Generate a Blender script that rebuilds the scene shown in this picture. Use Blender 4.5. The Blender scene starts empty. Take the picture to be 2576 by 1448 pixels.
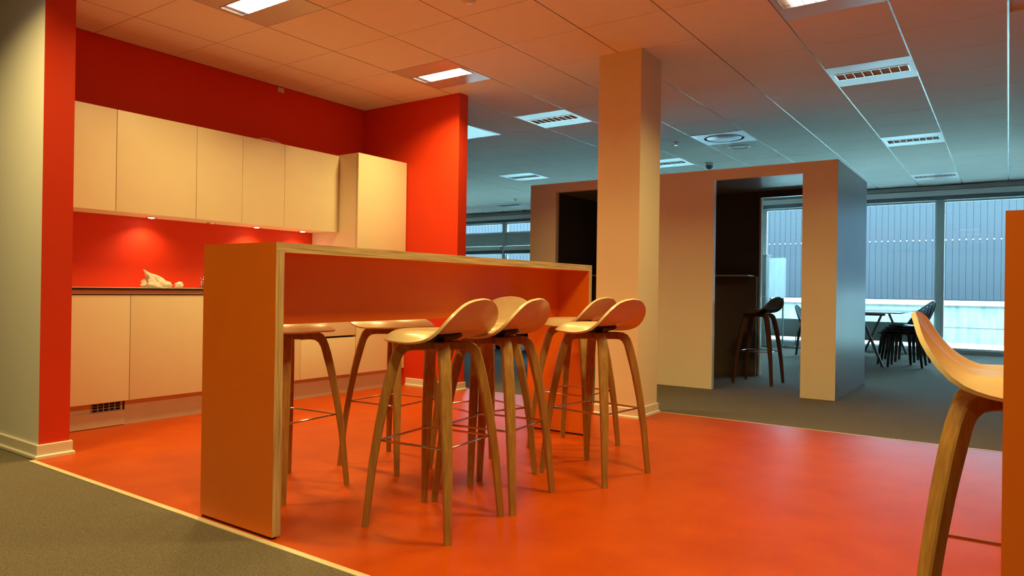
import bpy, bmesh, math, random
from mathutils import Vector, Matrix, noise

random.seed(7)
S = bpy.context.scene
COL = S.collection
PI = math.pi

# ------------------------------------------------------------------ camera
CAM_H = 0.9375
F_PX, YAW, PITCH, ROLL = 1786.4, 0.9607, 0.0019, 0.0146
fw = Vector((math.sin(YAW) * math.cos(PITCH), math.cos(YAW) * math.cos(PITCH), math.sin(PITCH)))
ri0 = Vector((math.cos(YAW), -math.sin(YAW), 0))
up0 = ri0.cross(fw)
ri = ri0 * math.cos(ROLL) + up0 * math.sin(ROLL)
up = -ri0 * math.sin(ROLL) + up0 * math.cos(ROLL)
cam_d = bpy.data.cameras.new('camera')
cam = bpy.data.objects.new('camera', cam_d)
COL.objects.link(cam)
m = Matrix((ri, up, -fw)).transposed().to_4x4()
m.translation = Vector((0, 0, CAM_H))
cam.matrix_world = m
cam_d.sensor_width = 36
cam_d.lens = 36 * F_PX / 2576
cam_d.clip_start = 0.05
cam_d.clip_end = 200
S.camera = cam

# ------------------------------------------------------------------ world, exposure
SKY_STRENGTH = 36.0
SKY_COLOR = (0.41, 0.76, 1.0, 1)
LAMP_W = 27.0
LAMP_COLOR = (1.0, 0.75, 0.25)
SPOT_W = 8.0
w = bpy.data.worlds.new('overcast_sky')
S.world = w
w.use_nodes = True
bg = w.node_tree.nodes['Background']
bg.inputs[0].default_value = SKY_COLOR
bg.inputs[1].default_value = SKY_STRENGTH
S.view_settings.view_transform = 'Standard'
S.view_settings.look = 'None'
S.view_settings.gamma = 1
S.view_settings.use_curve_mapping = False
S.view_settings.exposure = 0.08


# ------------------------------------------------------------------ materials
def mat(name, color, rough=0.6, metal=0.0, spec=0.5, noise_amt=0.0, noise_scale=20.0, bump=0.0, bump_scale=200.0,
        stretch=(1, 1, 1), color2=None, detail=4, coat=0.0):
    M = bpy.data.materials.new(name)
    M.use_nodes = True
    nt = M.node_tree
    b = nt.nodes['Principled BSDF']
    b.inputs['Base Color'].default_value = (*color, 1)
    b.inputs['Roughness'].default_value = rough
    b.inputs['Metallic'].default_value = metal
    b.inputs['Specular IOR Level'].default_value = spec
    b.inputs['Coat Weight'].default_value = coat
    if noise_amt or bump or color2:
        tc = nt.nodes.new('ShaderNodeTexCoord')
        mp = nt.nodes.new('ShaderNodeMapping')
        mp.inputs['Scale'].default_value = stretch
        nt.links.new(tc.outputs['Object'], mp.inputs['Vector'])
        if noise_amt or color2:
            n = nt.nodes.new('ShaderNodeTexNoise')
            n.inputs['Scale'].default_value = noise_scale
            n.inputs['Detail'].default_value = detail
            nt.links.new(mp.outputs[0], n.inputs['Vector'])
            r = nt.nodes.new('ShaderNodeMapRange')
            r.inputs[1].default_value = 0.3
            r.inputs[2].default_value = 0.7
            nt.links.new(n.outputs['Fac'], r.inputs[0])
            mx = nt.nodes.new('ShaderNodeMix')
            mx.data_type = 'RGBA'
            c2 = color2 or tuple(c * (1 - noise_amt) for c in color)
            mx.inputs[6].default_value = (*color, 1)
            mx.inputs[7].default_value = (*c2, 1)
            nt.links.new(r.outputs[0], mx.inputs[0])
            nt.links.new(mx.outputs[2], b.inputs['Base Color'])
        if bump:
            n2 = nt.nodes.new('ShaderNodeTexNoise')
            n2.inputs['Scale'].default_value = bump_scale
            n2.inputs['Detail'].default_value = 3
            nt.links.new(mp.outputs[0], n2.inputs['Vector'])
            bp = nt.nodes.new('ShaderNodeBump')
            bp.inputs['Strength'].default_value = bump
            bp.inputs['Distance'].default_value = 0.01
            nt.links.new(n2.outputs['Fac'], bp.inputs['Height'])
            nt.links.new(bp.outputs[0], b.inputs['Normal'])
    return M


def emit(name, color, strength):
    M = bpy.data.materials.new(name)
    M.use_nodes = True
    nt = M.node_tree
    nt.nodes.remove(nt.nodes['Principled BSDF'])
    e = nt.nodes.new('ShaderNodeEmission')
    e.inputs[0].default_value = (*color, 1)
    e.inputs[1].default_value = strength
    nt.links.new(e.outputs[0], nt.nodes['Material Output'].inputs[0])
    return M


def glass_mat(name):
    M = bpy.data.materials.new(name)
    M.use_nodes = True
    nt = M.node_tree
    nt.nodes.remove(nt.nodes['Principled BSDF'])
    t = nt.nodes.new('ShaderNodeBsdfTransparent')
    t.inputs[0].default_value = (0.93, 0.97, 0.97, 1)
    g = nt.nodes.new('ShaderNodeBsdfGlossy')
    g.inputs['Roughness'].default_value = 0.02
    fr = nt.nodes.new('ShaderNodeFresnel')
    fr.inputs['IOR'].default_value = 1.45
    mx = nt.nodes.new('ShaderNodeMixShader')
    nt.links.new(fr.outputs[0], mx.inputs[0])
    nt.links.new(t.outputs[0], mx.inputs[1])
    nt.links.new(g.outputs[0], mx.inputs[2])
    nt.links.new(mx.outputs[0], nt.nodes['Material Output'].inputs[0])
    return M


def reflect_film_mat(name):
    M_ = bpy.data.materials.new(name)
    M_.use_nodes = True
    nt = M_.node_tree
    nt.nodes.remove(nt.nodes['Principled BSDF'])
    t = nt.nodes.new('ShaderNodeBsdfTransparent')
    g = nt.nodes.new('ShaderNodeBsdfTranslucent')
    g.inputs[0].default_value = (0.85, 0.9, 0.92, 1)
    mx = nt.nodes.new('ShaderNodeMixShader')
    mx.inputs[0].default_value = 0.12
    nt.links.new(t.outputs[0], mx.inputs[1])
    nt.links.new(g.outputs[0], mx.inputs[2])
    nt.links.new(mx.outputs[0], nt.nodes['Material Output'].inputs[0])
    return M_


def ply_mat(name):
    # birch plywood edge: thin plies seen side-on
    M = bpy.data.materials.new(name)
    M.use_nodes = True
    nt = M.node_tree
    b = nt.nodes['Principled BSDF']
    b.inputs['Roughness'].default_value = 0.55
    tc = nt.nodes.new('ShaderNodeTexCoord')
    uvm = nt.nodes.new('ShaderNodeMapping')
    uvm.inputs['Scale'].default_value = (4, 160, 1)
    nt.links.new(tc.outputs['UV'], uvm.inputs['Vector'])
    n = nt.nodes.new('ShaderNodeTexNoise')
    n.inputs['Scale'].default_value = 1.0
    n.inputs['Detail'].default_value = 3
    nt.links.new(uvm.outputs[0], n.inputs['Vector'])
    cr = nt.nodes.new('ShaderNodeValToRGB')
    cr.color_ramp.elements[0].position = 0.33
    cr.color_ramp.elements[0].color = (0.34, 0.20, 0.085, 1)
    cr.color_ramp.elements[1].position = 0.62
    cr.color_ramp.elements[1].color = (0.62, 0.45, 0.23, 1)
    nt.links.new(n.outputs['Fac'], cr.inputs[0])
    nt.links.new(cr.outputs[0], b.inputs['Base Color'])
    return M


M = dict(
    lino=mat('orange_linoleum', (0.52, 0.070, 0.0), 0.40, spec=0.22, color2=(0.44, 0.052, 0.0), noise_scale=5.0,
             detail=8, bump=0.02, bump_scale=60),
    carpet=mat('grey_carpet', (0.225, 0.190, 0.145), 0.95, spec=0.1, color2=(0.115, 0.098, 0.074), noise_scale=170, detail=3,
               bump=0.5, bump_scale=240),
    red=mat('red_paint', (0.72, 0.042, 0.006), 0.62, spec=0.3, noise_amt=0.05, noise_scale=3, bump=0.03, bump_scale=300),
    cream=mat('cream_paint', (0.82, 0.80, 0.76), 0.65, spec=0.3, noise_amt=0.03, noise_scale=2, bump=0.03, bump_scale=300),
    column=mat('warm_column_paint', (0.86, 0.76, 0.54), 0.65, spec=0.3, noise_amt=0.03, noise_scale=2, bump=0.03, bump_scale=300),
    white_paint=mat('beige_wall_paint', (0.42, 0.36, 0.27), 0.7, spec=0.3, noise_amt=0.03, noise_scale=2),
    board=mat('cream_skirting', (0.82, 0.77, 0.64), 0.45, noise_amt=0.03, noise_scale=8),
    ceil_tile=mat('ceiling_tile_white', (0.90, 0.88, 0.83), 0.85, spec=0.2, noise_amt=0.05, noise_scale=90, bump=0.06, bump_scale=260),
    tbar=mat('white_steel_bar', (0.50, 0.50, 0.50), 0.25, metal=0.5, noise_amt=0.03, noise_scale=5),
    cab=mat('cream_laminate', (0.77, 0.69, 0.48), 0.42, noise_amt=0.03, noise_scale=6),
    cab_body=mat('cabinet_carcass', (0.82, 0.76, 0.56), 0.5, noise_amt=0.03, noise_scale=6),
    plinth=mat('plinth_cream', (0.66, 0.56, 0.44), 0.4, noise_amt=0.06, noise_scale=9),
    worktop=mat('worktop_laminate', (0.70, 0.62, 0.50), 0.3, noise_amt=0.05, noise_scale=30),
    black_edge=mat('black_edging', (0.015, 0.015, 0.018), 0.4, noise_amt=0.1, noise_scale=30),
    orange=mat('orange_laminate', (0.86, 0.175, 0.007), 0.42, noise_amt=0.05, noise_scale=6),
    ply=ply_mat('birch_plywood_edge'),
    shell=mat('maple_veneer_shell', (0.83, 0.68, 0.42), 0.33, color2=(0.77, 0.61, 0.35), noise_scale=4,
              stretch=(10, 1, 10), detail=5, coat=0.15),
    oak=mat('oak_leg', (0.44, 0.24, 0.060), 0.45, color2=(0.28, 0.135, 0.032), noise_scale=9, stretch=(9, 9, 0.7), detail=5),
    oak_backlit=mat('oak_leg_backlit_tint', (0.16, 0.07, 0.035), 0.45, color2=(0.09, 0.04, 0.02), noise_scale=9, stretch=(9, 9, 0.7), detail=5),  # oak with the booth stool's backlit shade put into the colour
    shell_backlit=mat('veneer_shell_backlit_tint', (0.15, 0.085, 0.05), 0.35, color2=(0.10, 0.055, 0.03), noise_scale=4, stretch=(10, 1, 10)),  # stool veneer darkened in colour to imitate backlight
    black=mat('black_plastic', (0.015, 0.015, 0.017), 0.45, noise_amt=0.1, noise_scale=30),
    chrome=mat('chrome', (0.72, 0.70, 0.68), 0.12, metal=1.0, noise_amt=0.02, noise_scale=30),
    booth=mat('pale_grey_laminate', (0.90, 0.80, 0.60), 0.34, noise_amt=0.03, noise_scale=3, coat=0.1),
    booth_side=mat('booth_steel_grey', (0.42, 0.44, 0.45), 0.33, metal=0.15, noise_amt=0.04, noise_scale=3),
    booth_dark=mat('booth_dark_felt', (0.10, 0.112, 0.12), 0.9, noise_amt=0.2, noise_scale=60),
    booth_brown=mat('booth_brown_panel', (0.16, 0.13, 0.10), 0.6, noise_amt=0.08, noise_scale=12),
    alu=mat('painted_aluminium', (0.56, 0.60, 0.59), 0.4, noise_amt=0.03, noise_scale=4),
    alu_dark=mat('dark_aluminium', (0.13, 0.16, 0.17), 0.4, noise_amt=0.03, noise_scale=4),
    blind=mat('white_blind_box', (0.85, 0.86, 0.84), 0.45, noise_amt=0.03, noise_scale=4),
    glass=glass_mat('window_glass'),
    reflect_film=reflect_film_mat('window_reflection_film'),  # whitish film imitating a reflection in the window glass
    clad=mat('blue_grey_cladding', (0.025, 0.026, 0.029), 0.6, spec=0.1, color2=(0.030, 0.031, 0.033), noise_scale=1.2),
    clad_joint=mat('dark_cladding_joint', (0.012, 0.025, 0.04), 0.7, noise_amt=0.1, noise_scale=8),
    concrete=mat('pale_concrete', (0.21, 0.21, 0.20), 0.85, spec=0.1, color2=(0.12, 0.125, 0.12), noise_scale=3, stretch=(3, 3, 0.6), detail=6),
    cap=mat('white_coping', (0.75, 0.76, 0.75), 0.6, noise_amt=0.05, noise_scale=6),
    moss=mat('mossy_paving', (0.20, 0.23, 0.13), 0.95, color2=(0.46, 0.48, 0.45), noise_scale=4, detail=7, stretch=(2, 0.5, 1)),
    lamp_plate=mat('luminaire_white_steel', (0.72, 0.73, 0.74), 0.30, metal=0.25, noise_amt=0.02, noise_scale=8),
    louvre=mat('louvre_aluminium', (0.75, 0.75, 0.74), 0.22, metal=0.85, noise_amt=0.02, noise_scale=10),
    lamp_in=mat('luminaire_reflector', (0.35, 0.35, 0.35), 0.35, metal=0.5, noise_amt=0.05, noise_scale=10),
    tube_off=mat('unlit_tube', (0.82, 0.82, 0.80), 0.3, noise_amt=0.02, noise_scale=10),
    tube_on=emit('lit_tube', (1.0, 0.90, 0.70), 6.0),
    led_on=emit('lit_spot', (1.0, 0.93, 0.80), 18.0),
    vent=mat('vent_white', (0.80, 0.82, 0.83), 0.28, metal=0.25, noise_amt=0.02, noise_scale=6),
    white_plastic=mat('white_plastic', (0.75, 0.73, 0.68), 0.4, noise_amt=0.03, noise_scale=20),
    bag=mat('thin_white_plastic_film', (0.82, 0.74, 0.62), 0.4, noise_amt=0.12, noise_scale=30),
    table=mat('pale_glass_tabletop', (0.62, 0.70, 0.70), 0.15, noise_amt=0.02, noise_scale=5),
    steel_dark=mat('dark_steel_trestle', (0.09, 0.095, 0.10), 0.35, metal=0.6, noise_amt=0.05, noise_scale=12),
    conv=mat('convector_grey', (0.40, 0.43, 0.42), 0.5, noise_amt=0.03, noise_scale=6),
    strip=mat('pale_oak_threshold', (0.80, 0.70, 0.48), 0.4, color2=(0.70, 0.58, 0.36), noise_scale=6, stretch=(8, 1, 1)),
)


# ------------------------------------------------------------------ mesh helpers
def link(name, me, parent=None, loc=(0, 0, 0)):
    o = bpy.data.objects.new(name, me)
    COL.objects.link(o)
    o.location = loc
    if parent is not None:
        o.parent = parent
    return o


def finish(bm, name, mats, smooth_angle=None):
    bm.normal_update()
    if smooth_angle is not None:
        for f in bm.faces:
            f.smooth = True
        for e in bm.edges:
            if len(e.link_faces) == 2 and e.calc_face_angle(0) > math.radians(smooth_angle):
                e.smooth = False
    me = bpy.data.meshes.new(name)
    bm.to_mesh(me)
    bm.free()
    for x in (mats if isinstance(mats, (list, tuple)) else [mats]):
        me.materials.append(x)
    return me


def tag(o, label=None, cat=None, group=None, kind=None):
    if label:
        o['label'] = label
    if cat:
        o['category'] = cat
    if group:
        o['group'] = group
    if kind:
        o['kind'] = kind
    return o


def empty(name, loc, label, cat, group=None, rz=0):
    o = bpy.data.objects.new(name, None)
    COL.objects.link(o)
    o.location = loc
    o.rotation_euler = (0, 0, rz)
    o.empty_display_size = 0.05
    return tag(o, label, cat, group)


FACE_DIRS = {'-x': (-1, 0, 0), '+x': (1, 0, 0), '-y': (0, -1, 0), '+y': (0, 1, 0), '-z': (0, 0, -1), '+z': (0, 0, 1)}


def add_box(bm, x0, x1, y0, y1, z0, z1, mi=0, per=None):
    vs = [bm.verts.new(c) for c in ((x0, y0, z0), (x1, y0, z0), (x1, y1, z0), (x0, y1, z0),
                                    (x0, y0, z1), (x1, y0, z1), (x1, y1, z1), (x0, y1, z1))]
    fs = {'-z': (3, 2, 1, 0), '+z': (4, 5, 6, 7), '-y': (0, 1, 5, 4), '+x': (1, 2, 6, 5), '+y': (2, 3, 7, 6), '-x': (3, 0, 4, 7)}
    out = []
    for k, f in fs.items():
        fc = bm.faces.new([vs[i] for i in f])
        fc.material_index = per.get(k, mi) if per else mi
        out.append(fc)
    return out


def box(name, x0, x1, y0, y1, z0, z1, mats, parent=None, bevel=0.0, per=None):
    """box in world coordinates; origin at the parent's location or at the box base centre"""
    if parent is not None:
        ox, oy, oz = parent.matrix_basis.translation if parent.parent is None else \
            (parent.parent.location + parent.location)
        base = (0, 0, 0)
    else:
        ox, oy, oz = (x0 + x1) / 2, (y0 + y1) / 2, z0
        base = (ox, oy, oz)
    bm = bmesh.new()
    add_box(bm, x0 - ox, x1 - ox, y0 - oy, y1 - oy, z0 - oz, z1 - oz, 0, per)
    if bevel:
        bmesh.ops.bevel(bm, geom=bm.edges[:], offset=bevel, segments=2, affect='EDGES', profile=0.6, clamp_overlap=True)
    me = finish(bm, name, mats, 35 if bevel else None)
    return link(name, me, parent, base)


def add_tube(bm, pts, r, seg=10, cap=True, closed=False, mi=0):
    pts = [Vector(p) for p in pts]
    n = len(pts)
    rad = r if isinstance(r, (list, tuple)) else [r] * n
    rings = []
    prev = None
    for i, p in enumerate(pts):
        if closed:
            t = (pts[(i + 1) % n] - pts[i - 1]).normalized()
        else:
            t = (pts[min(i + 1, n - 1)] - pts[max(i - 1, 0)]).normalized()
        if prev is None:
            a = Vector((0, 0, 1)) if abs(t.z) < 0.9 else Vector((1, 0, 0))
            u = t.cross(a).normalized()
        else:
            u = (prev - t * prev.dot(t)).normalized()
        prev = u
        v = t.cross(u)
        rings.append([bm.verts.new(p + u * (math.cos(2 * PI * k / seg) * rad[i]) + v * (math.sin(2 * PI * k / seg) * rad[i])) for k in range(seg)])
    m_ = n if closed else n - 1
    for i in range(m_):
        a, b = rings[i], rings[(i + 1) % n]
        for k in range(seg):
            f = bm.faces.new((a[k], a[(k + 1) % seg], b[(k + 1) % seg], b[k]))
            f.material_index = mi
    if cap and not closed:
        bm.faces.new(list(reversed(rings[0]))).material_index = mi
        bm.faces.new(rings[-1]).material_index = mi


def add_lathe(bm, prof, seg=24, mi=0, centre=(0, 0, 0)):
    """prof: list of (r, z); closed with fans where r==0"""
    cx, cy, cz = centre
    rings = []
    for r, z in prof:
        if r < 1e-6:
            rings.append([bm.verts.new((cx, cy, cz + z))])
        else:
            rings.append([bm.verts.new((cx + r * math.cos(2 * PI * k / seg), cy + r * math.sin(2 * PI * k / seg), cz + z)) for k in range(seg)])
    for a, b in zip(rings, rings[1:]):
        for k in range(seg):
            k2 = (k + 1) % seg
            if len(a) == 1 and len(b) == 1:
                continue
            if len(a) == 1:
                f = bm.faces.new((a[0], b[k2], b[k]))
            elif len(b) == 1:
                f = bm.faces.new((a[k], a[k2], b[0]))
            else:
                f = bm.faces.new((a[k], a[k2], b[k2], b[k]))
            f.material_index = mi
    bmesh.ops.recalc_face_normals(bm, faces=bm.faces[:])


def interp(tab, x):
    for (a, va), (b, vb) in zip(tab, tab[1:]):
        if x <= b:
            t = (x - a) / (b - a)
            t = max(0, min(1, t))
            return va + (vb - va) * t
    return tab[-1][1]


def smooth_tab(tab, x, h=5):
    return sum(interp(tab, abs(abs(x + d) if x + d <= 180 else 360 - (x + d))) for d in (-h, -h / 2, 0, h / 2, h)) / 5


# ================================================================== THE SETTING
CEIL = 2.7254
XL, YL, TL = 1.6589, 4.2146, 0.1527          # left partition
XW, YW, TW = 5.0256, 4.1279, 0.1229          # right wing of the kitchen niche
YB = 5.379                                   # kitchen back wall
LX0, LX1 = 1.632, 5.205                      # linoleum
XWIN = 13.55
RX0, RY0, RY1 = -5.0, -5.0, 13.0


def struct(o):
    o['kind'] = 'structure'
    return o


struct(box('floor', LX0, LX1, RY0, YB + 0.01, -0.06, 0.0, M['lino']))
struct(box('floor_carpet_near', RX0, 1.606, RY0, RY1, -0.06, 0.0, M['carpet']))
struct(box('floor_carpet_far', 5.217, XWIN + 0.02, RY0, RY1, -0.06, 0.0, M['carpet']))
struct(box('floor_carpet_core', XL + 0.03, 5.217, YB + 0.01, RY1, -0.06, 0.0, M['carpet']))
struct(box('floor_carpet_edge', 1.606, XL + 0.03, YL - 0.02, RY1, -0.06, 0.0, M['carpet']))
struct(box('trim_1', 1.606, LX0, RY0, YL - 0.02, -0.05, 0.004, M['strip']))
struct(box('trim_2', LX1, 5.217, RY0, YB, -0.05, 0.002, M['strip']))

struct(box('wall_back', XL + TL, XW + TW, YB, YB + 0.12, -0.05, CEIL + 0.02, M['red']))
struct(box('wall_left', XL, XL + TL, YL, RY1, -0.05, CEIL + 0.02, [M['red'], M['cream']], per={'-x': 1}))
struct(box('wall_right', XW, XW + TW, YW, YB, -0.05, CEIL + 0.02, M['red']))
struct(box('wall_rear', RX0 - 0.1, RX0, RY0, RY1, -0.05, CEIL + 0.02, M['white_paint']))
struct(box('wall_side', RX0, XWIN, RY0 - 0.1, RY0, -0.05, CEIL + 0.02, M['white_paint']))
struct(box('wall_far', RX0, XWIN, RY1, RY1 + 0.1, -0.05, CEIL + 0.02, M['white_paint']))
ceiling = struct(box('ceiling', RX0, XWIN + 0.1, RY0, RY1, CEIL + 0.016, CEIL + 0.10, M['ceil_tile']))

# column
CX, CY, CW, CD = 4.8048, 2.2276, 0.363, 0.3483
struct(box('column', CX, CX + CW, CY, CY + CD, -0.05, CEIL + 0.012, M['column']))


def skirting(name, pts, out):
    """two-step skirting board along a polyline; out = outward side sign (left of travel = +1)"""
    bm = bmesh.new()
    prof = [(0.0, 0.0), (0.022, 0.0), (0.022, 0.014), (0.018, 0.019), (0.012, 0.020), (0.012, 0.072), (0.010, 0.075), (0.0, 0.075)]
    P = [Vector((x, y)) for x, y in pts]
    n = len(P)
    rings = []
    for i in range(n):
        ns = []
        if i > 0:
            d = (P[i] - P[i - 1]).normalized()
            ns.append(Vector((-d.y, d.x)) * out)
        if i < n - 1:
            d = (P[i + 1] - P[i]).normalized()
            ns.append(Vector((-d.y, d.x)) * out)
        if len(ns) == 2:
            b = (ns[0] + ns[1])
            b = b / b.dot(ns[0])
        else:
            b = ns[0]
        rings.append([bm.verts.new((P[i].x + b.x * u, P[i].y + b.y * u, z)) for u, z in prof])
    k = len(prof)
    for a, b in zip(rings, rings[1:]):
        for j in range(k):
            bm.faces.new((a[j], a[(j + 1) % k], b[(j + 1) % k], b[j]))
    bm.faces.new(rings[0])
    bm.faces.new(list(reversed(rings[-1])))
    bmesh.ops.recalc_face_normals(bm, faces=bm.faces[:])
    return struct(link(name, finish(bm, name, M['board'])))


skirting('baseboard_left', [(XL, 12.9), (XL, YL), (XL + TL, YL), (XL + TL, YL + 0.05)], -1)
skirting('baseboard_right', [(XW, 4.74), (XW, YW), (XW + TW, YW), (XW + TW, YB)], -1)
skirting('baseboard_column', [(CX, CY + CD), (CX, CY), (CX + CW, CY), (CX + CW, CY + CD)], -1)


# ------------------------------------------------------------------ ceiling grid
GX0, GY0, PITCH_T = 3.035, 1.22, 0.60


def project(p):
    d = Vector(p) - Vector((0, 0, CAM_H))
    z = d.dot(fw)
    if z < 0.05:
        return None
    return (1288 + F_PX * d.dot(ri) / z, 724 - F_PX * d.dot(up) / z)


fixture_cells = {}      # (i, j) -> kind
for ij, kind in {(-1, 4): 'on', (2, 4): 'on', (5, 4): 'off', (2, -1): 'on', (5, -1): 'off', (10, -1): 'off', (15, -1): 'off',
                 (10, 8): 'off', (10, 4): 'off', (15, 12): 'off',
                 (8, 2): 'vent', (5, 6): 'blank',
                 (-4, 4): 'on', (-4, -1): 'on', (-7, -1): 'on', (-1, -1): 'on'}.items():
    fixture_cells[ij] = kind


def tile_mesh(wx, wy):
    bm = bmesh.new()
    add_box(bm, -wx / 2, wx / 2, -wy / 2, wy / 2, 0, 0.015)
    return finish(bm, 'ceiling_tile', M['ceil_tile'])


tile_me = tile_mesh(0.5945, 0.589)
tile_cut = tile_mesh(0.5945, 0.548)
n_tiles = 0
for i in range(-3, 18):
    for j in range(-3, 17):
        x0, y0 = GX0 + i * PITCH_T, GY0 + j * PITCH_T
        if (i, j) in fixture_cells:
            continue
        if y0 > YB and x0 < XW:
            continue
        if x0 + 0.6 > XWIN - 0.1:
            continue
        if y0 < 0.5 and x0 < 3.5:
            continue
        vis = False
        for a in (0.1, 0.5):
            for b in (0.1, 0.5):
                q = project((x0 + a, y0 + b, CEIL))
                if q and -10 < q[0] < 2586 and -10 < q[1] < 1448:
                    vis = True
        if not vis:
            continue
        cut = (j == 6 and x0 < XW)
        o = link('ceiling_tile', tile_cut if cut else tile_me, ceiling)
        cyy = y0 + (0.30 if not cut else 0.278)
        o.location = Vector((x0 + 0.30, cyy, CEIL)) - ceiling.location
        n_tiles += 1
for j in range(-3, 17):
    y = GY0 + j * PITCH_T
    xa = 1.6 if y < YB else XW + TW
    o = box('ceiling_bar', xa, XWIN - 0.12, y - 0.0055, y + 0.0055, CEIL + 0.002, CEIL + 0.016, M['tbar'], ceiling)

# ------------------------------------------------------------------ luminaires
lum_labels = {
    (-1, 4): 'lit ceiling luminaire at the top edge above the upper cabinets',
    (2, 4): 'lit ceiling luminaire beside the top of the red wing wall',
    (5, 4): 'unlit white ceiling luminaire between red wing wall and cream column',
    (2, -1): 'lit ceiling luminaire cut by the top right edge of the photo',
    (5, -1): 'large unlit louvred ceiling luminaire at upper right',
    (10, -1): 'middle unlit louvred ceiling luminaire of the right-hand row',
    (15, -1): 'farthest unlit ceiling luminaire of the right-hand row above the window',
    (10, 8): 'unlit ceiling luminaire just above the left corner of the booth',
    (10, 4): 'unlit ceiling luminaire half hidden by the cream column above the booth',
    (-4, 4): 'lit luminaire out of frame above the carpet by the left partition',
    (-4, -1): 'lit luminaire out of frame above the carpet before the second bar',
    (-7, -1): 'unseen lit luminaire added near the camera to brighten the bar end panel',  # unseen, added to lift surfaces that face away from the windows
    (-1, -1): 'lit luminaire out of frame above the linoleum between the two bars',
    (15, 12): 'farthest small ceiling luminaire above the left-hand window strip',
}


def luminaire(i, j, lit):
    x0, y0 = GX0 + i * PITCH_T, GY0 + j * PITCH_T
    cx, cy = x0 + 0.30, y0 + 0.30
    r = empty('ceiling_luminaire', (cx, cy, CEIL), lum_labels.get((i, j), 'lit ceiling luminaire outside the photo, over the near side of the room'),
              'ceiling light', 'square louvred luminaires set in the ceiling grid')
    ox, oy = 0.085, 0.262             # half opening
    # housing plate with opening
    bm = bmesh.new()
    h = 0.296
    z0, z1 = -0.001, 0.015
    add_box(bm, -h, -ox, -h, h, z0, z1)
    add_box(bm, ox, h, -h, h, z0, z1)
    add_box(bm, -ox, ox, -h, -oy, z0, z1)
    add_box(bm, -ox, ox, oy, h, z0, z1)
    link('housing', finish(bm, 'housing', M['lamp_plate']), r)
    # reflector trough above the opening
    bm = bmesh.new()
    prof = [(-ox, 0.0), (-ox * 0.92, 0.03), (-ox * 0.6, 0.05), (0, 0.056), (ox * 0.6, 0.05), (ox * 0.92, 0.03), (ox, 0.0)]
    A = [bm.verts.new((x, -oy, z)) for x, z in prof]
    B = [bm.verts.new((x, oy, z)) for x, z in prof]
    for k in range(len(prof) - 1):
        bm.faces.new((A[k], A[k + 1], B[k + 1], B[k]))
    bm.faces.new(A)
    bm.faces.new(list(reversed(B)))
    link('reflector', finish(bm, 'reflector', M['louvre'] if not lit else M['lamp_in'], 40), r)
    # tube
    bm = bmesh.new()
    add_tube(bm, [(0, -oy + 0.015, 0.034), (0, oy - 0.015, 0.034)], 0.013, 10)
    link('tube', finish(bm, 'tube', M['tube_on'] if lit else M['tube_off'], 60), r)
    if lit:
        bm = bmesh.new()
        add_box(bm, -ox + 0.004, ox - 0.004, -oy + 0.004, oy - 0.055, 0.004, 0.010)
        link('diffuser', finish(bm, 'diffuser', M['tube_on']), r)
    # louvre: side rails and cross blades
    bm = bmesh.new()
    for s in (-1, 1):
        add_box(bm, s * ox - 0.004, s * ox + 0.004, -oy, oy, -0.004, 0.012)
        add_box(bm, -ox, ox, s * oy - 0.004, s * oy + 0.004, -0.004, 0.012)
    link('rim', finish(bm, 'rim', M['louvre']), r)
    nb = 7
    bl = None
    for k in range(nb):
        y = -oy + (k + 1) * 2 * oy / (nb + 1)
        if bl is None:
            bm = bmesh.new()
            vs = [(-ox, -0.002, -0.003), (ox, -0.002, -0.003), (ox, 0.002, -0.003), (-ox, 0.002, -0.003),
                  (-ox, -0.005, 0.020), (ox, -0.005, 0.020), (ox, 0.005, 0.020), (-ox, 0.005, 0.020)]
            v = [bm.verts.new(c) for c in vs]
            for f in ((3, 2, 1, 0), (4, 5, 6, 7), (0, 1, 5, 4), (1, 2, 6, 5), (2, 3, 7, 6), (3, 0, 4, 7)):
                bm.faces.new([v[q] for q in f])
            bl = finish(bm, 'blade', M['louvre'])
        o = link('blade', bl, r)
        o.location = (0, y, 0)
    if lit:
        L = bpy.data.lights.new('luminaire_light', 'AREA')
        L.shape = 'RECTANGLE'
        L.size, L.size_y = 2 * ox - 0.02, 2 * oy - 0.04
        L.energy = LAMP_W
        L.color = LAMP_COLOR
        L.spread = math.radians(138)
        lo = bpy.data.objects.new('luminaire_light', L)
        COL.objects.link(lo)
        lo.parent = r
        lo.location = (0, 0, -0.006)
    return r


for (i, j), kind in fixture_cells.items():
    if kind in ('on', 'off'):
        luminaire(i, j, kind == 'on')

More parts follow.
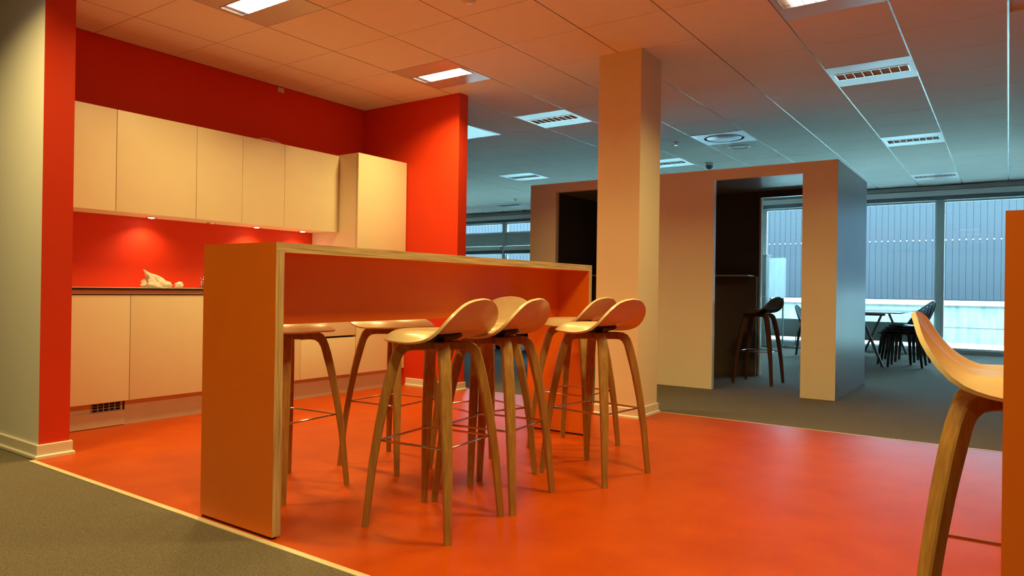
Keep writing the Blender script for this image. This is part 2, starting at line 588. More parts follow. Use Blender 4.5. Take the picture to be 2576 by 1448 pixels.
# air diffusers
for (i, j), kind in fixture_cells.items():
    if kind not in ('vent', 'blank'):
        continue
    cx, cy = GX0 + i * 0.6 + 0.30, GY0 + j * 0.6 + 0.30
    if kind == 'blank':
        r = empty('air_diffuser', (cx, cy, CEIL), 'white square ceiling panel peeking out beside the red wing wall', 'air vent')
    else:
        r = empty('air_diffuser', (cx, cy, CEIL), 'white square air diffuser with a round disc in the ceiling', 'air vent')
    if kind == 'blank':
        box('cover_plate', cx - 0.296, cx + 0.296, cy - 0.296, cy + 0.296, CEIL - 0.004, CEIL + 0.014, M['vent'], r, 0.002)
        box('inner_lip', cx - 0.27, cx + 0.27, cy - 0.27, cy + 0.27, CEIL - 0.006, CEIL - 0.004, M['vent'], r)
        continue
    bm = bmesh.new()
    n = 40
    h = 0.296
    R = 0.225
    ring = [bm.verts.new((R * math.cos(2 * PI * k / n), R * math.sin(2 * PI * k / n), -0.004)) for k in range(n)]
    inner = [bm.verts.new((R * 0.97 * math.cos(2 * PI * k / n), R * 0.97 * math.sin(2 * PI * k / n), 0.05)) for k in range(n)]
    sq = []
    for k in range(n):
        a = 2 * PI * k / n
        c, s = math.cos(a), math.sin(a)
        q = h / max(abs(c), abs(s))
        sq.append(bm.verts.new((q * c, q * s, -0.004)))
    sq2 = [bm.verts.new((v.co.x, v.co.y, 0.014)) for v in sq]
    for k in range(n):
        k2 = (k + 1) % n
        bm.faces.new((ring[k], ring[k2], sq[k2], sq[k]))
        bm.faces.new((sq[k], sq[k2], sq2[k2], sq2[k]))
        bm.faces.new((inner[k], inner[k2], ring[k2], ring[k])).material_index = 1
    bm.faces.new(inner).material_index = 1
    bmesh.ops.recalc_face_normals(bm, faces=bm.faces[:])
    link('frame_plate', finish(bm, 'frame_plate', [M['vent'], M['black_edge']], 50), r)
    bm = bmesh.new()
    add_lathe(bm, [(0, -0.007), (0.188, -0.007), (0.193, -0.005), (0.195, 0.0), (0.195, 0.006), (0, 0.006)], 40)
    link('disc', finish(bm, 'disc', M['vent'], 40), r)


# small ceiling fittings
def ceiling_fitting(name, x, y, prof, mats, label, cat, extra=None):
    r = empty(name, (x, y, CEIL), label, cat)
    for nm, p, mm in prof:
        bm = bmesh.new()
        add_lathe(bm, p, 28)
        link(nm, finish(bm, nm, mm, 40), r)
    return r


ceiling_fitting('dome_sensor', 9.615, 3.413,
                [('base', [(0, 0.004), (0.055, 0.004), (0.055, -0.03), (0.05, -0.035), (0, -0.035)], M['white_plastic']),
                 ('dome', [(0.048, -0.033), (0.047, -0.055), (0.038, -0.075), (0.02, -0.086), (0, -0.09)], M['alu_dark'])],
                None, 'small dark dome sensor hanging from the ceiling above the booth', 'sensor')
ceiling_fitting('ceiling_speaker', 8.72, 2.72,
                [('ring', [(0.095, 0.004), (0.125, 0.004), (0.128, -0.006), (0.118, -0.012), (0.100, -0.010), (0.095, 0.004)], M['white_plastic']),
                 ('grille', [(0, -0.004), (0.09, -0.004), (0.1, -0.002), (0.1, 0.004), (0, 0.004)], M['alu'])],
                None, 'round ceiling loudspeaker behind the square air diffuser', 'speaker')
ceiling_fitting('sprinkler_head', 8.081, 3.286,
                [('rosette', [(0, 0.003), (0.04, 0.003), (0.038, -0.006), (0.018, -0.012), (0, -0.012)], M['alu']),
                 ('nozzle', [(0.012, -0.01), (0.010, -0.03), (0.020, -0.034), (0.020, -0.037), (0, -0.038)], M['chrome'])],
                None, 'small sprinkler head left of the square air diffuser', 'sprinkler')
ceiling_fitting('sprinkler_head', 11.529, 8.005,
                [('rosette', [(0, 0.003), (0.05, 0.003), (0.045, -0.008), (0.02, -0.016), (0, -0.016)], M['alu']),
                 ('nozzle', [(0.012, -0.014), (0.010, -0.04), (0.024, -0.044), (0.024, -0.047), (0, -0.048)], M['chrome'])],
                None, 'tiny sprinkler head above the left-hand window strip', 'sprinkler')
ceiling_fitting('smoke_detector', 3.40, 2.735,
                [('base', [(0, 0.004), (0.055, 0.004), (0.055, -0.012), (0, -0.012)], M['white_plastic']),
                 ('sensor_cap', [(0.045, -0.012), (0.042, -0.03), (0.03, -0.038), (0, -0.038)], M['white_plastic'])],
                None, 'round smoke detector cut by the top edge of the photo', 'smoke detector')

# ================================================================== WINDOW WALL AND OUTSIDE
MULL = [-1.95, 0.935, 3.78, 6.73, 9.73, 12.7]
struct(box('trim_3', XWIN - 0.02, XWIN + 0.16, -2.0, RY1, -0.06, 0.065, M['alu']))
bulk = struct(box('trim_4', XWIN - 0.02, XWIN + 0.16, RY0, RY1, 2.49, CEIL + 0.12, M['alu']))
box('blind_box', XWIN - 0.16, XWIN - 0.02, RY0, RY1, 2.555, 2.645, M['blind'], bulk, 0.012)
box('blind_rail', XWIN - 0.12, XWIN - 0.02, RY0, RY1, 2.49, 2.553, M['alu_dark'], bulk, 0.006)
box('cornice', XWIN - 0.10, XWIN - 0.02, RY0, RY1, 2.66, 2.7254, M['alu'], bulk)
for k, y in enumerate(MULL):
    if y > RY0 + 0.3:
        struct(box('trim_%d' % (5 + k), XWIN, XWIN + 0.12, y - 0.045, y + 0.045, 0.065, 2.49, M['alu'], bevel=0.004))
for k, (a, b) in enumerate(zip(MULL, MULL[1:])):
    wo = bpy.data.objects.new('window_%d' % (k + 1), None)
    COL.objects.link(wo)
    wo.location = (XWIN + 0.06, (a + b) / 2, 0.065)
    struct(wo)
    a2, b2 = a + 0.045, b - 0.045
    spans = [(0.065, 2.49)] if a < 6.5 else [(0.065, 1.77), (2.26, 2.49)]
    for z0, z1 in spans:
        box('pane', XWIN + 0.055, XWIN + 0.065, a2 + 0.02, b2 - 0.02, z0 + 0.02, z1 - 0.02, M['glass'], wo)
        bm = bmesh.new()
        for (ya, yb, za, zb) in ((a2, a2 + 0.022, z0, z1), (b2 - 0.022, b2, z0, z1), (a2 + 0.022, b2 - 0.022, z0, z0 + 0.022), (a2 + 0.022, b2 - 0.022, z1 - 0.022, z1)):
            add_box(bm, -0.025, 0.025, ya - wo.location.y, yb - wo.location.y, za - 0.065, zb - 0.065)
        link('frame', finish(bm, 'frame', M['blind']), wo)
    if a > 6.5:
        box('spandrel', XWIN + 0.02, XWIN + 0.10, a2, b2, 1.955, 2.24, M['alu'], wo)
        box('ledge', XWIN - 0.02, XWIN + 0.10, a2, b2, 2.24, 2.265, M['blind'], wo)
        box('blind_box', XWIN - 0.08, XWIN + 0.02, a2, b2, 1.845, 1.945, M['blind'], wo, 0.012)
        box('blind_rail', XWIN - 0.05, XWIN + 0.02, a2, b2, 1.77, 1.843, M['alu_dark'], wo, 0.006)

struct(box('wall_window', XWIN, XWIN + 0.12, RY0, -2.0, -0.05, CEIL + 0.1, M['white_paint']))
# opposite building clad in narrow vertical panels
bld = empty('clad_building', (19.0, 5.0, 0.85), 'blue-grey building clad in narrow vertical panels outside the windows', 'building')
box('backing_wall', 19.012, 19.6, -8, 20, 0.2, 3.7, M['clad_joint'], bld)
PW = 0.131
bm = bmesh.new()
add_box(bm, 0, 0.012, -PW / 2 + 0.005, PW / 2 - 0.005, 0, 2.85)
pan_me = finish(bm, 'cladding_panel', M['clad'])
bm = bmesh.new()
add_lathe(bm, [(0, -0.012), (0.012, -0.010), (0.015, 0.0), (0, 0.0)], 8)
bmesh.ops.rotate(bm, verts=bm.verts[:], matrix=Matrix.Rotation(PI / 2, 3, 'Y'))
fst_me = finish(bm, 'fastener', M['cap'], 40)
y = -1.5
while y < 16.5:
    o = link('cladding_panel', pan_me, bld)
    o.location = Vector((18.998, y, 0.85)) - bld.location
    if (y < 7 or y > 11):
        o2 = link('fastener', fst_me, bld)
        o2.location = Vector((18.995, y + PW / 2, 2.21)) - bld.location
    y += PW
lw = empty('low_concrete_wall', (17.1, 4.0, -0.1), 'low pale concrete wall with white coping outside the window', 'wall')
box('wall_face', 17.0, 17.25, -8, 20, -0.1, 0.74, M['concrete'], lw)
box('coping', 16.94, 17.35, -8, 20, 0.74, 0.835, M['cap'], lw, 0.01)
box('ledge', 16.985, 17.0, -8, 20, 0.30, 0.315, M['concrete'], lw)
box('infill', 17.25, 19.0, -8, 20, 0.0, 0.70, M['concrete'], lw)
struct(box('floor_courtyard', XWIN + 0.16, 17.0, -9, 21, -0.3, -0.02, M['moss']))

# convector along the windows
cv = empty('convector', (13.33, 3.0, 0), 'long low grey convector panel on thin feet under the window', 'radiator')
box('panel', 13.29, 13.37, 1.02, 6.6, 0.165, 0.485, M['conv'], cv, 0.006)
yy = 1.25
while yy < 6.6:
    bm = bmesh.new()
    add_tube(bm, [(0, yy - 3.0, 0.0), (0, yy - 3.0, 0.17)], 0.010, 8)
    add_lathe(bm, [(0, 0.0), (0.03, 0.0), (0.03, 0.006), (0, 0.006)], 12, 0, (0, yy - 3.0, 0))
    link('foot', finish(bm, 'foot', M['conv'], 40), cv)
    yy += 0.62

# ================================================================== KITCHEN
DOOR_Y = 4.765
BODY_Y = 4.785
UP_Y = 5.0123
UZ0, UZ1 = 1.433, 2.1287
TZ1 = 2.1378
G = 0.002
ups = [(XL + TL + 0.003, 2.4244), (2.4244, 3.0103), (3.0103, 3.4006), (3.4006, 3.8022), (3.8022, 4.3949)]
up_lab = ['narrow-looking upper wall cabinet next to the left partition', 'wide upper wall cabinet second from the left',
          'narrow upper wall cabinet in the middle of the row', 'narrow upper wall cabinet fourth from the left',
          'wide upper wall cabinet touching the tall cupboard']
for (a, b), lab in zip(ups, up_lab):
    r = empty('wall_cabinet', ((a + b) / 2, 5.2, UZ0), lab, 'cabinet', 'upper wall cabinets over the worktop')
    box('body', a + 0.001, b - 0.001, UP_Y + 0.021, YB - 0.002, UZ0 + 0.006, UZ1 - 0.002, M['cab_body'], r)
    box('door', a + G, b - G, UP_Y, UP_Y + 0.019, UZ0, UZ1, M['cab'], r, 0.0012)

bases = [(XL + TL + 0.003, 2.4095, 'left base cabinet door beside the partition, above the plinth vent', 1),
         (2.4095, 3.010, 'base cabinet half hidden by the left end of the bar', 1),
         (3.010, 3.795, 'base cabinet seen behind the bar end and first stool leg', 1)]
for a, b, lab, n in bases:
    r = empty('base_cabinet', ((a + b) / 2, 5.0, 0.16), lab, 'cabinet', 'base cabinets under the worktop')
    box('body', a + 0.001, b - 0.001, BODY_Y + 0.002, YB - 0.002, 0.165, 0.866, M['cab_body'], r)
    box('door', a + G, b - G, DOOR_Y, BODY_Y, 0.168, 0.862, M['cab'], r, 0.0012)
r = empty('dishwasher_cabinet', (4.095, 5.0, 0.16), 'base unit with a long dark grip slot across its front', 'cabinet', 'base cabinets under the worktop')
box('body', 3.796, 4.394, BODY_Y + 0.022, YB - 0.002, 0.165, 0.866, M['black_edge'], r)
box('door', 3.795 + G, 4.395 - G, DOOR_Y, BODY_Y, 0.168, 0.495, M['cab'], r, 0.0012)
box('drawer', 3.795 + G, 4.395 - G, DOOR_Y, BODY_Y, 0.512, 0.862, M['cab'], r, 0.0012)
box('side_panel', 3.797, 3.807, BODY_Y, YB - 0.01, 0.168, 0.866, M['cab_body'], r)
r = empty('tall_cabinet', (4.71, 5.0, 0.16), 'tall cream cupboard against the red wing wall', 'cabinet')
box('body', 4.397, XW - 0.003, BODY_Y + 0.002, YB - 0.002, 0.165, TZ1, M['cab_body'], r)
box('door', 4.397 + G, XW - 0.008, DOOR_Y, BODY_Y, 0.168, 0.995, M['cab'], r, 0.0012)
box('door', 4.397 + G, XW - 0.008, DOOR_Y, BODY_Y, 1.0, TZ1, M['cab'], r, 0.0012)

pl = empty('plinth', (3.4, 4.83, 0), 'long recessed plinth board under the base cabinets', 'plinth')
box('board', 2.41, XW - 0.024, 4.822, 4.838, 0.0, 0.16, M['plinth'], pl)
box('board', XL + TL + 0.022, 2.406, 4.814, 4.832, 0.004, 0.10, M['plinth'], pl)
box('board', XL + TL + 0.022, 2.198, 4.826, 4.838, 0.10, 0.16, M['plinth'], pl)
g = empty('vent_grille', (2.30, 4.83, 0.101), 'small black lattice vent in the plinth at bottom left', 'vent')
box('backing', 2.202, 2.405, 4.845, 4.85, 0.101, 0.160, M['black_edge'], g)
for k in range(6):
    x = 2.203 + k * 0.036
    box('bar', x - 0.0015, x + 0.0015, 4.822, 4.83, 0.1015, 0.158, M['alu'], g)
for k in range(4):
    z = 0.103 + k * 0.018
    box('slat', 2.20, 2.384, 4.824, 4.829, z - 0.0012, z + 0.0012, M['alu'], g)
box('slot_post', 2.386, 2.393, 4.818, 4.83, 0.1015, 0.160, M['plinth'], g)

wt = empty('worktop', (3.1, 5.05, 0.882), 'long pale worktop with a black front edge over the base cabinets', 'worktop')
box('slab', XL + TL + 0.002, 4.395, 4.752, YB - 0.001, 0.893, 0.911, M['worktop'], wt)
box('edge', XL + TL + 0.002, 4.395, 4.748, 4.7515, 0.896, 0.909, M['black_edge'], wt)
box('rail', XL + TL + 0.002, 4.395, 4.760, 4.79, 0.870, 0.8925, M['plinth'], wt)

# under-cabinet spots
spots = [(2.801, True, 'leftmost lit spot under the upper cabinets, above the plastic bag'),
         (3.289, False, 'unlit spot under the upper cabinets'),
         (3.707, True, 'lit spot under the upper cabinets above the bar end panel'),
         (4.188, True, 'rightmost lit spot under the upper cabinets near the tall cupboard')]
for x, lit, lab in spots:
    y = 5.255
    r = empty('recessed_spot', (x, y, UZ0 + 0.004), lab, 'spotlight', 'recessed spots under the upper cabinets')
    bm = bmesh.new()
    add_lathe(bm, [(0.026, 0.002), (0.036, 0.002), (0.037, -0.003), (0.033, -0.006), (0.027, -0.004), (0.026, 0.002)], 24)
    link('ring', finish(bm, 'ring', M['chrome'], 40), r)
    bm = bmesh.new()
    add_lathe(bm, [(0, -0.0105), (0.012, -0.010), (0.021, -0.0075), (0.026, -0.003), (0.026, 0.002), (0, 0.002)], 24)
    link('lens', finish(bm, 'lens', M['led_on'] if lit else M['white_plastic']), r)
    if lit:
        L = bpy.data.lights.new('spot_light', 'SPOT')
        L.energy = SPOT_W
        L.color = (1.0, 0.66, 0.36)
        L.spot_size = math.radians(140)
        L.spot_blend = 0.8
        L.shadow_soft_size = 0.02
        lo = bpy.data.objects.new('spot_light', L)
        COL.objects.link(lo)
        lo.parent = r
        lo.location = (0, 0, -0.016)

# wall plate high on the back wall
r = empty('wall_plate', (4.018, YB, 2.672), 'small square white plate high on the red back wall', 'wall plate')
box('cover', 3.985, 4.051, YB - 0.012, YB, 2.672, 2.716, M['white_plastic'], r, 0.003)
box('clip', 4.012, 4.026, YB - 0.015, YB - 0.012, 2.685, 2.700, M['white_plastic'], r)

# loose cable end on top of the upper cabinets
bm = bmesh.new()
pts = []
for k in range(17):
    t = k / 16
    pts.append((-0.10 + 0.20 * t, 0.02 * math.sin(5 * t), 0.004 + 0.022 * math.sin(PI * min(1, t * 1.15)) * (1 - 0.2 * t)))
add_tube(bm, pts, 0.003, 6)
tag(link('loose_cable', finish(bm, 'loose_cable', M['white_plastic'], 60), None, (3.66, 5.04, UZ1 + 0.002)),
    'thin loop of cable lying on top of the upper cabinets', 'cable')

# crumpled plastic bag: a wad with a tall twisted corner
bm = bmesh.new()
prof = [(0.0, 0.090, 0.00), (0.018, 0.098, 0.0), (0.04, 0.088, 0.006), (0.062, 0.062, -0.012), (0.080, 0.040, -0.034), (0.098, 0.024, -0.062),
        (0.116, 0.011, -0.086), (0.130, 0.002, -0.100)]
prof = [tuple(a + (b - a) * t / 3 for a, b in zip(p, q)) for p, q in zip(prof, prof[1:]) for t in range(3)] + [prof[-1]]
rings = []
seg = 44
for z, rr, dx in prof:
    ring = []
    for k in range(seg):
        a = 2 * PI * k / seg
        nv = noise.noise(Vector((math.cos(a) * 2.1, math.sin(a) * 2.1, z * 30))) * 0.36 + noise.noise(Vector((math.cos(a) * 6, math.sin(a) * 6, z * 70))) * 0.2
        q = rr * (1 + nv * (0.3 if z == 0 else 1))
        ring.append(bm.verts.new((dx + q * math.cos(a) * 1.05, q * math.sin(a) * 0.62, max(0, z + (0.014 * nv if z > 0.004 else 0)))))
    rings.append(ring)
for a_, b_ in zip(rings, rings[1:]):
    for k in range(seg):
        bm.faces.new((a_[k], a_[(k + 1) % seg], b_[(k + 1) % seg], b_[k]))
bm.faces.new(list(reversed(rings[0])))
bm.faces.new(rings[-1])
# a side flap
tag(link('plastic_bag', finish(bm, 'plastic_bag', M['bag'], 55), None, (2.745, 5.06, 0.911)),
    'crumpled translucent plastic bag with a pointed corner on the worktop', 'plastic bag')
bm = bmesh.new()
bmesh.ops.create_icosphere(bm, subdivisions=3, radius=0.030)
for v in bm.verts:
    d = noise.noise(v.co * 60) * 0.32 + noise.noise(v.co * 140) * 0.18
    v.co *= 1 + d
    v.co.z = max(v.co.z * 0.85, -0.022) + 0.022
tag(link('crumpled_paper', finish(bm, 'crumpled_paper', M['bag'], 18), None, (2.925, 5.08, 0.911)),
    'small crumpled paper ball on the worktop beside the plastic bag', 'paper')

# kitchen tap
r = empty('kitchen_tap', (3.20, 5.22, 0.911), 'chrome mixer tap, its spout tip peeking past the bar end', 'tap')
bm = bmesh.new()
add_lathe(bm, [(0, 0), (0.028, 0), (0.028, 0.006), (0.022, 0.010), (0.020, 0.075), (0.022, 0.08), (0.0, 0.084)], 20)
link('body', finish(bm, 'body', M['chrome'], 40), r)
bm = bmesh.new()
add_tube(bm, [(0, 0, 0.05), (-0.03, -0.045, 0.066), (-0.06, -0.10, 0.076), (-0.085, -0.15, 0.076), (-0.09, -0.158, 0.058)], [0.013, 0.012, 0.011, 0.011, 0.010], 12)
link('spout', finish(bm, 'spout', M['chrome'], 50), r)
bm = bmesh.new()
add_tube(bm, [(0, 0, 0.082), (0.0, -0.02, 0.098), (0.01, -0.07, 0.112)], [0.008, 0.007, 0.005], 10)
link('lever', finish(bm, 'lever', M['chrome'], 50), r)
sk = empty('sink', (3.38, 5.03, 0.911), 'steel sink rim set in the worktop behind the bar', 'sink')
box('rim', 3.12, 3.66, 4.86, 5.20, 0.9112, 0.915, M['chrome'], sk, 0.001)
box('drainer', 2.93, 3.118, 4.90, 5.17, 0.9112, 0.914, M['chrome'], sk, 0.001)


# ================================================================== BAR TABLES
def uv_edges(me):
    """UVs in metres: u along the long axis, v across, for the plywood edges"""
    uv = me.uv_layers.new(name='UVMap')
    for p in me.polygons:
        n = p.normal
        cs = [me.vertices[me.loops[l].vertex_index].co for l in p.loop_indices]
        ax = [0, 1, 2]
        k = max(range(3), key=lambda q: abs(n[q]))
        ax.remove(k)
        ext = [max(c[a] for c in cs) - min(c[a] for c in cs) for a in ax]
        lo = 0 if ext[0] >= ext[1] else 1
        for l, c in zip(p.loop_indices, cs):
            uv.data[l].uv = (c[ax[lo]], c[ax[1 - lo]])


def bar_table(x0, x1, y0, y1, hgt, label, panel_y, panel_z):
    r = empty('bar_table', ((x0 + x1) / 2, (y0 + y1) / 2, 0), label, 'bar table')
    T = 0.037
    ply = {'-y': 1, '+y': 1}

    def pnl(name, *a, per):
        o = box(name, *a, [M['orange'], M['ply'], M['black_edge']], r, per=per)
        uv_edges(o.data)
        return o
    pnl('table_top', x0, x1, y0, y1, hgt - T, hgt, per={'-y': 1, '+y': 1, '-x': 0, '+x': 0})
    e1 = pnl('end_panel', x0, x0 + T, y0, y1, 0.010, hgt - T, per=ply)
    e2 = pnl('end_panel', x1 - T, x1, y0, y1, 0.010, hgt - T, per=ply)
    pnl('front_panel', x0 + T, x1 - T, panel_y, panel_y + 0.03, panel_z, hgt - T, per={'-z': 1})
    for a, b, e in ((x0, x0 + T, e1), (x1 - T, x1, e2)):
        box('glide_strip', a + 0.004, b - 0.004, y0 + 0.02, y1 - 0.006, 0.0, 0.010, M['black_edge'], e)
    return r


bar_table(1.6455, 4.065, 2.212, 2.678, 1.10, 'long orange bar table with plywood edges in front of the kitchen', 2.435, 0.780)
bar_table(1.635, 4.03, -0.46, 0.006, 1.10, 'second orange bar table, only its end panel at the right edge', -0.26, 0.780)

# ================================================================== STOOLS
RIM_Z = [(0, .738), (60, .734), (90, .731), (106, .738), (119, .760), (126, .800), (131, .826), (137, .851), (147, .880), (160, .895), (180, .902)]
RIM_R = [(0, .206), (29, .213), (42, .216), (70, .212), (90, .213), (106, .225), (119, .245), (126, .256), (131, .254), (137, .247), (147, .228), (160, .214), (180, .206)]


def shell_mesh(name, material, z_seat=0.772, rim_z=RIM_Z, rim_r=RIM_R, zofs=0.0, thick=0.011, back_start=0.34):
    bm = bmesh.new()
    NP, NR = 72, 14
    c = bm.verts.new((0, 0, z_seat - 0.006 + zofs))
    rings = []
    for q in range(1, NR + 1):
        rho = q / NR
        ring = []
        for k in range(NP):
            ph = 360.0 * k / NP
            R = smooth_tab(rim_r, ph)
            dz = smooth_tab(rim_z, ph) - z_seat
            gf = max(0, (rho - 0.70) / 0.30) ** 1.9
            gb = max(0, (rho - back_start) / (1 - back_start)) ** 2.1
            t = max(0, min(1, (dz + 0.03) / 0.06))
            t = t * t * (3 - 2 * t)
            gg = gf * (1 - t) + gb * t
            z = z_seat + dz * gg - 0.006 * max(0, 1 - (rho / 0.6) ** 2)
            # seat narrows slightly to the rear, back rim leans over
            a = math.radians(ph)
            v, u = R * rho * math.cos(a), R * rho * math.sin(a)
            ring.append(bm.verts.new((u, v, z + zofs)))
        rings.append(ring)
    for k in range(NP):
        bm.faces.new((c, rings[0][(k + 1) % NP], rings[0][k]))
    for a_, b_ in zip(rings, rings[1:]):
        for k in range(NP):
            k2 = (k + 1) % NP
            bm.faces.new((a_[k], a_[k2], b_[k2], b_[k]))
    bmesh.ops.recalc_face_normals(bm, faces=bm.faces[:])
    bm.normal_update()
    if sum(f.normal.z for f in bm.faces) < 0:
        bmesh.ops.reverse_faces(bm, faces=bm.faces[:])
    bmesh.ops.solidify(bm, geom=bm.faces[:], thickness=thick)
    bmesh.ops.recalc_face_normals(bm, faces=bm.faces[:])
    return finish(bm, name, material, 50)


LEG = [(.015, .726, .015, .690, .044), (.060, .726, .060, .690, .044), (.105, .726, .100, .690, .044), (.135, .7235, .120, .687, .044),
       (.156, .713, .135, .676, .044), (.171, .694, .146, .657, .044), (.183, .664, .154, .630, .044), (.194, .628, .162, .600, .044),
       (.207, .575, .173, .560, .044), (.221, .51, .187, .505, .043), (.242, .395, .210, .393, .040), (.264, .25, .234, .249, .035),
       (.288, .0, .263, .0, .026)]


def leg_mesh(material):
    bm = bmesh.new()
    rings = []
    for ro, zo, rin, zi, wd in LEG:
        h = wd / 2
        ch = 0.004
        # rectangle with chamfered long edges (radial, tangential)
        d = Vector((rin - ro, 0, zi - zo))
        L = d.length
        d.normalize()
        o = Vector((ro, 0, zo))
        pts = [o + Vector((0, -h + ch, 0)), o + Vector((0, h - ch, 0)), o + d * ch + Vector((0, h, 0)), o + d * (L - ch) + Vector((0, h, 0)),
               o + d * L + Vector((0, h - ch, 0)), o + d * L + Vector((0, -h + ch, 0)), o + d * (L - ch) + Vector((0, -h, 0)), o + d * ch + Vector((0, -h, 0))]
        rings.append([bm.verts.new(p) for p in pts])
    for a_, b_ in zip(rings, rings[1:]):
        for k in range(8):
            bm.faces.new((a_[k], a_[(k + 1) % 8], b_[(k + 1) % 8], b_[k]))
    bm.faces.new(rings[0])
    bm.faces.new(rings[-1])
    bmesh.ops.recalc_face_normals(bm, faces=bm.faces[:])
    return finish(bm, 'leg', material, 28)


def footrest_mesh():
    bm = bmesh.new()
    c = 0.226
    P = [Vector((c * math.cos(PI / 4 + k * PI / 2), c * math.sin(PI / 4 + k * PI / 2), 0.336)) for k in range(4)]
    pts = []
    for k in range(4):
        a, b, cc = P[k - 1], P[k], P[(k + 1) % 4]
        e1 = (a - b).normalized() * 0.018
        e2 = (cc - b).normalized() * 0.018
        pts += [b + e1, b + e1 * 0.35 + e2 * 0.35, b + e2]
    add_tube(bm, pts, 0.0048, 8, closed=True)
    bmesh.ops.recalc_face_normals(bm, faces=bm.faces[:])
    return finish(bm, 'footrest', M['chrome'], 60)


def swivel_mesh():
    bm = bmesh.new()
    add_lathe(bm, [(0, .7262), (.055, .7262), (.060, .731), (.085, .738), (.098, .744), (.102, .750), (.098, .757), (0, .757)], 32)
    return finish(bm, 'swivel_plate', M['black'], 40)


def ferrule_mesh():
    bm = bmesh.new()
    add_tube(bm, [(-0.006, 0, 0), (-0.004, 0, 0), (0.004, 0, 0), (0.008, 0, 0)], [0.005, 0.008, 0.008, 0.006], 10)
    return finish(bm, 'ferrule', M['chrome'], 50)


FE = ferrule_mesh()
SH, SHD = shell_mesh('seat_shell', M['shell']), shell_mesh('seat_shell', M['shell_backlit'])
LG, LGD, FR, SW = leg_mesh(M['oak']), leg_mesh(M['oak_backlit']), footrest_mesh(), swivel_mesh()


def stool(x, y, rot_leg, rot_seat, label, dark=False, group='veneer shell bar stools with oak legs'):
    r = empty('bar_stool', (x, y, 0), label, 'bar stool', group, math.radians(rot_leg))
    s = link('seat_shell', SHD if dark else SH, r)
    s.rotation_euler = (0, 0, math.radians(rot_seat - rot_leg))
    link('swivel_plate', SW, r)
    for k in range(4):
        o = link('leg', LGD if dark else LG, r)
        o.rotation_euler = (0, 0, PI / 4 + k * PI / 2)
    fr = link('footrest', FR, r)
    for k in range(4):
        o = link('ferrule', FE, fr)
        a = PI / 4 + k * PI / 2
        o.location = (0.224 * math.cos(a), 0.224 * math.sin(a), 0.336)
        o.rotation_euler = (0, 0, a)
    return r


# (seat faces +Y at rotation 0)
stool(2.176, 1.885, 6, 8, 'nearest bar stool in the foreground, its pale back hiding the one behind')
stool(2.595, 1.894, 7, 8, 'second bar stool right of the nearest one, front row')
stool(3.249, 1.734, -7, -5, 'rightmost front-row bar stool, standing before the cream column')
stool(3.705, 2.122, 0, -2, 'far bar stool at the right bar end, behind the rightmost front stool')
stool(2.915, 2.212, -19, 82, 'bar stool turned sideways, only its inner back showing between the front stools')
stool(2.115, 2.745, 5, 185, 'bar stool on the kitchen side, partly hidden by the left bar end')
stool(2.765, 2.70, 4, 178, 'bar stool on the kitchen side, its seat under the bar panel')
stool(1.933, -0.03, 1, 180, 'bar stool at the right edge, pulled up to the second bar table')
stool(7.552, 2.129, -2, -11, 'bar stool with backlit shade in its colours, standing alone inside the booth doorway', True, 'bar stools coloured darker for backlight')  # same stool, shell and legs coloured darker to imitate backlight

# ================================================================== BOOTH
BX0, BX1 = 6.7248, 8.276
BY0, BY1 = 1.2347, 4.46
BH = 2.12
OZ = 2.018
bt = empty('meeting_booth', ((BX0 + BX1) / 2, (BY0 + BY1) / 2, 0), 'large pale box booth with two doorways behind the column', 'booth')
T = 0.06
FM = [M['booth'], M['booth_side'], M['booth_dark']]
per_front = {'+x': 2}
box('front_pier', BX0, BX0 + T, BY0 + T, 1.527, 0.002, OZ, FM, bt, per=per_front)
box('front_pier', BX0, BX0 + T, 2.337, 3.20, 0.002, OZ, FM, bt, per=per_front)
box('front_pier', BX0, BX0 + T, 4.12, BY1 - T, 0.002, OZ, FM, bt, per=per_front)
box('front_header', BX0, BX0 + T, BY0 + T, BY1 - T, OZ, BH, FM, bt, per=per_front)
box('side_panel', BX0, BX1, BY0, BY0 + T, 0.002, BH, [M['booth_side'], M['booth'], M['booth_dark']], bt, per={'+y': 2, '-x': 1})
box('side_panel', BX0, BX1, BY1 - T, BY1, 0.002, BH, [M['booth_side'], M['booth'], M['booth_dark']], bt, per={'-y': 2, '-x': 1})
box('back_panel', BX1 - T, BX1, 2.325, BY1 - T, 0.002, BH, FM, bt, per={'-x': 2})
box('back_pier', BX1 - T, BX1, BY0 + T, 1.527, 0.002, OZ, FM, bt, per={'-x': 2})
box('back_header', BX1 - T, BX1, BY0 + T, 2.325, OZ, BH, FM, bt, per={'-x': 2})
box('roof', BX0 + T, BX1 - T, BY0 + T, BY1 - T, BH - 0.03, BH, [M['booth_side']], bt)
box('back_edge_trim', BX1 - T - 0.004, BX1 + 0.004, 2.305, 2.325, 0.002, OZ, M['booth'], bt)
box('counter_shelf', 7.93, BX1 - T, 2.36, BY1 - T, 1.122, 1.136, M['booth'], bt)
box('counter_front', 8.14, BX1 - T, 2.33, BY1 - T, 0.002, 1.122, M['booth_brown'], bt)

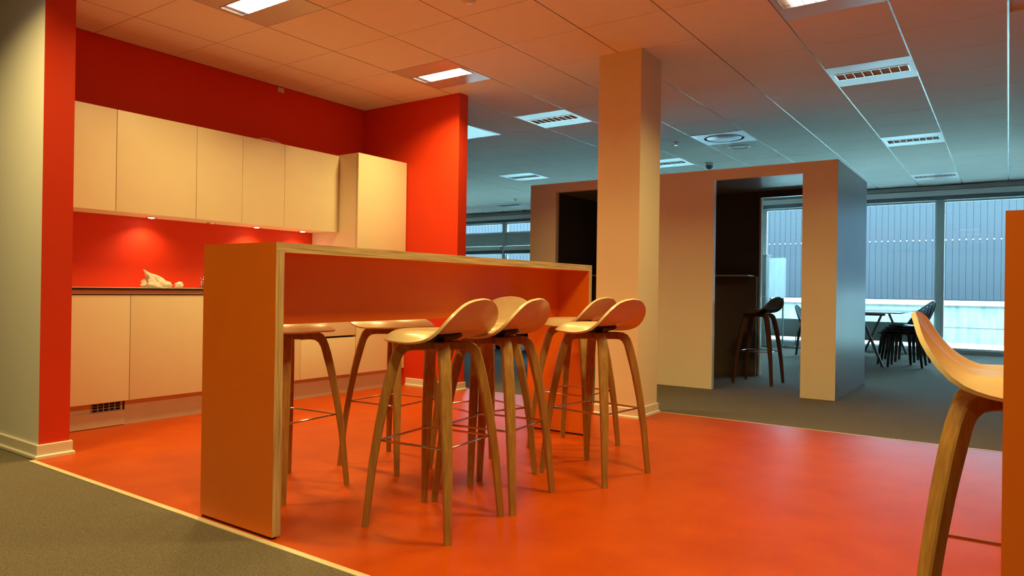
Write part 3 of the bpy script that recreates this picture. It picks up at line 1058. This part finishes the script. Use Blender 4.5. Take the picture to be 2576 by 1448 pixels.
# ================================================================== TABLE AND CHAIRS BY THE WINDOW
tx0, tx1, ty0, ty1, tz = 10.12, 13.10, 1.11, 2.13, 0.715
tb = empty('trestle_table', ((tx0 + tx1) / 2, (ty0 + ty1) / 2, 0), 'long pale table on dark crossed trestle legs by the window', 'table')
box('table_top', tx0, tx1, ty0, ty1, tz - 0.018, tz, M['table'], tb, 0.004)
for X in (10.27, 12.85):
    for s in (-1, 1):
        bm = bmesh.new()
        cyy = 0.0
        a = Vector((X - tb.location.x, cyy + s * 0.03, tz - 0.03))
        b = Vector((X - tb.location.x, cyy + s * 0.30, 0.0))
        h = 0.022
        n1 = Vector((1, 0, 0))
        n2 = (b - a).normalized().cross(n1)
        vs = []
        for p in (a, b):
            for q1, q2 in ((-1, -1), (1, -1), (1, 1), (-1, 1)):
                w_ = p + n1 * h * q1 + n2 * h * 0.7 * q2
                w_.z = max(w_.z, 0.0)
                vs.append(bm.verts.new(w_))
        for f in ((0, 1, 2, 3), (7, 6, 5, 4), (0, 4, 5, 1), (1, 5, 6, 2), (2, 6, 7, 3), (3, 7, 4, 0)):
            bm.faces.new([vs[k] for k in f])
        bmesh.ops.recalc_face_normals(bm, faces=bm.faces[:])
        link('trestle_leg', finish(bm, 'trestle_leg', M['steel_dark']), tb)
    box('trestle_head', X - 0.035, X + 0.035, (ty0 + ty1) / 2 - 0.32, (ty0 + ty1) / 2 + 0.32, tz - 0.05, tz - 0.018, M['steel_dark'], tb)

CR_Z = [(0, .432), (60, .432), (90, .440), (110, .470), (125, .55), (140, .66), (155, .735), (170, .762), (180, .765)]
CR_R = [(0, .25), (45, .275), (90, .245), (115, .255), (140, .275), (160, .27), (180, .26)]
CSH = shell_mesh('seat_shell', M['black'], 0.452, CR_Z, CR_R, 0.0, 0.010, 0.52)


def chair_leg(front):
    bm = bmesh.new()
    a = Vector((0.15, 0.14, 0.438))
    b = Vector((0.205, 0.205, 0.0))
    pts = [Vector((0.02, 0.02, 0.432)), a, a * 0.72 + b * 0.28 + Vector((0.012, 0.012, 0.02)), b]
    add_tube(bm, pts, [0.015, 0.024, 0.023, 0.014], 8)
    return finish(bm, 'leg', M['black'], 60)


CLG = chair_leg(True)


def chair(x, y, z, rz, label, group):
    r = empty('shell_chair', (x, y, z), label, 'chair', group, math.radians(rz))
    link('seat_shell', CSH, r)
    for k in range(4):
        o = link('leg', CLG, r)
        o.rotation_euler = (0, 0, k * PI / 2)
    return r


names = ['lowest black chair of the stack beside the trestle table', 'second black chair up in the stack by the window',
         'third black chair up in the stack by the window', 'topmost black chair of the stack beside the trestle table']
for k in range(4):
    d = Vector((0.03, -0.04)) * k
    chair(10.62 + d.x, 1.17 + d.y, 0.034 * k, 24, names[k], 'stacked black chairs')
chair(11.6, 2.44, 0, 178, 'black chair glimpsed past the edge of the booth doorway', 'black chairs at the table')

# storage cabinet and pane imitating a window reflection, glimpsed through the booth doorway
sc = empty('storage_cabinet', (12.95, 4.2, 0), 'pale grey storage cabinet glimpsed at the left side of the booth doorway', 'cabinet')
box('body', 12.80, 13.10, 3.50, 4.80, 0.0, 1.60, M['alu'], sc, 0.004)
box('top_board', 12.79, 13.11, 3.49, 4.81, 1.60, 1.62, M['blind'], sc, 0.003)
box('shelf_edge', 12.79, 12.80, 3.50, 4.80, 0.86, 0.885, M['blind'], sc)
ds = empty('reflection_pane', (12.95, 3.5, 0), 'translucent pane imitating a window reflection beside the pale storage cabinet', 'imitated reflection')
box('pane', 12.94, 12.952, 3.20, 3.485, 0.86, 1.56, M['reflect_film'], ds, 0.002)
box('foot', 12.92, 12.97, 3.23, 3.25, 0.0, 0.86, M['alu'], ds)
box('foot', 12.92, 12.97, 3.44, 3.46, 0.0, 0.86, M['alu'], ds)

# low dark furniture glimpsed through the stool legs
ms = empty('rolling_chair_base', (9.1, 5.95, 0), 'dark furniture base on castors glimpsed through the stool legs', 'furniture')
box('seat_box', 8.9, 9.3, 5.3, 6.6, 0.12, 0.30, M['black'], ms, 0.02)
box('top_plate', 8.88, 9.32, 5.28, 6.62, 0.30, 0.32, M['vent'], ms, 0.004)
for sx in (8.95, 9.25):
    for sy in (5.4, 5.95, 6.5):
        bm = bmesh.new()
        add_tube(bm, [(-0.015, 0, 0.05), (0.015, 0, 0.05)], 0.05, 14)
        add_tube(bm, [(0, 0, 0.05), (0, 0, 0.125)], 0.012, 8)
        o = link('castor', finish(bm, 'castor', M['black'], 40), ms)
        o.location = Vector((sx, sy, 0)) - ms.location

print('ceiling tiles', n_tiles, 'objects', len(bpy.data.objects))
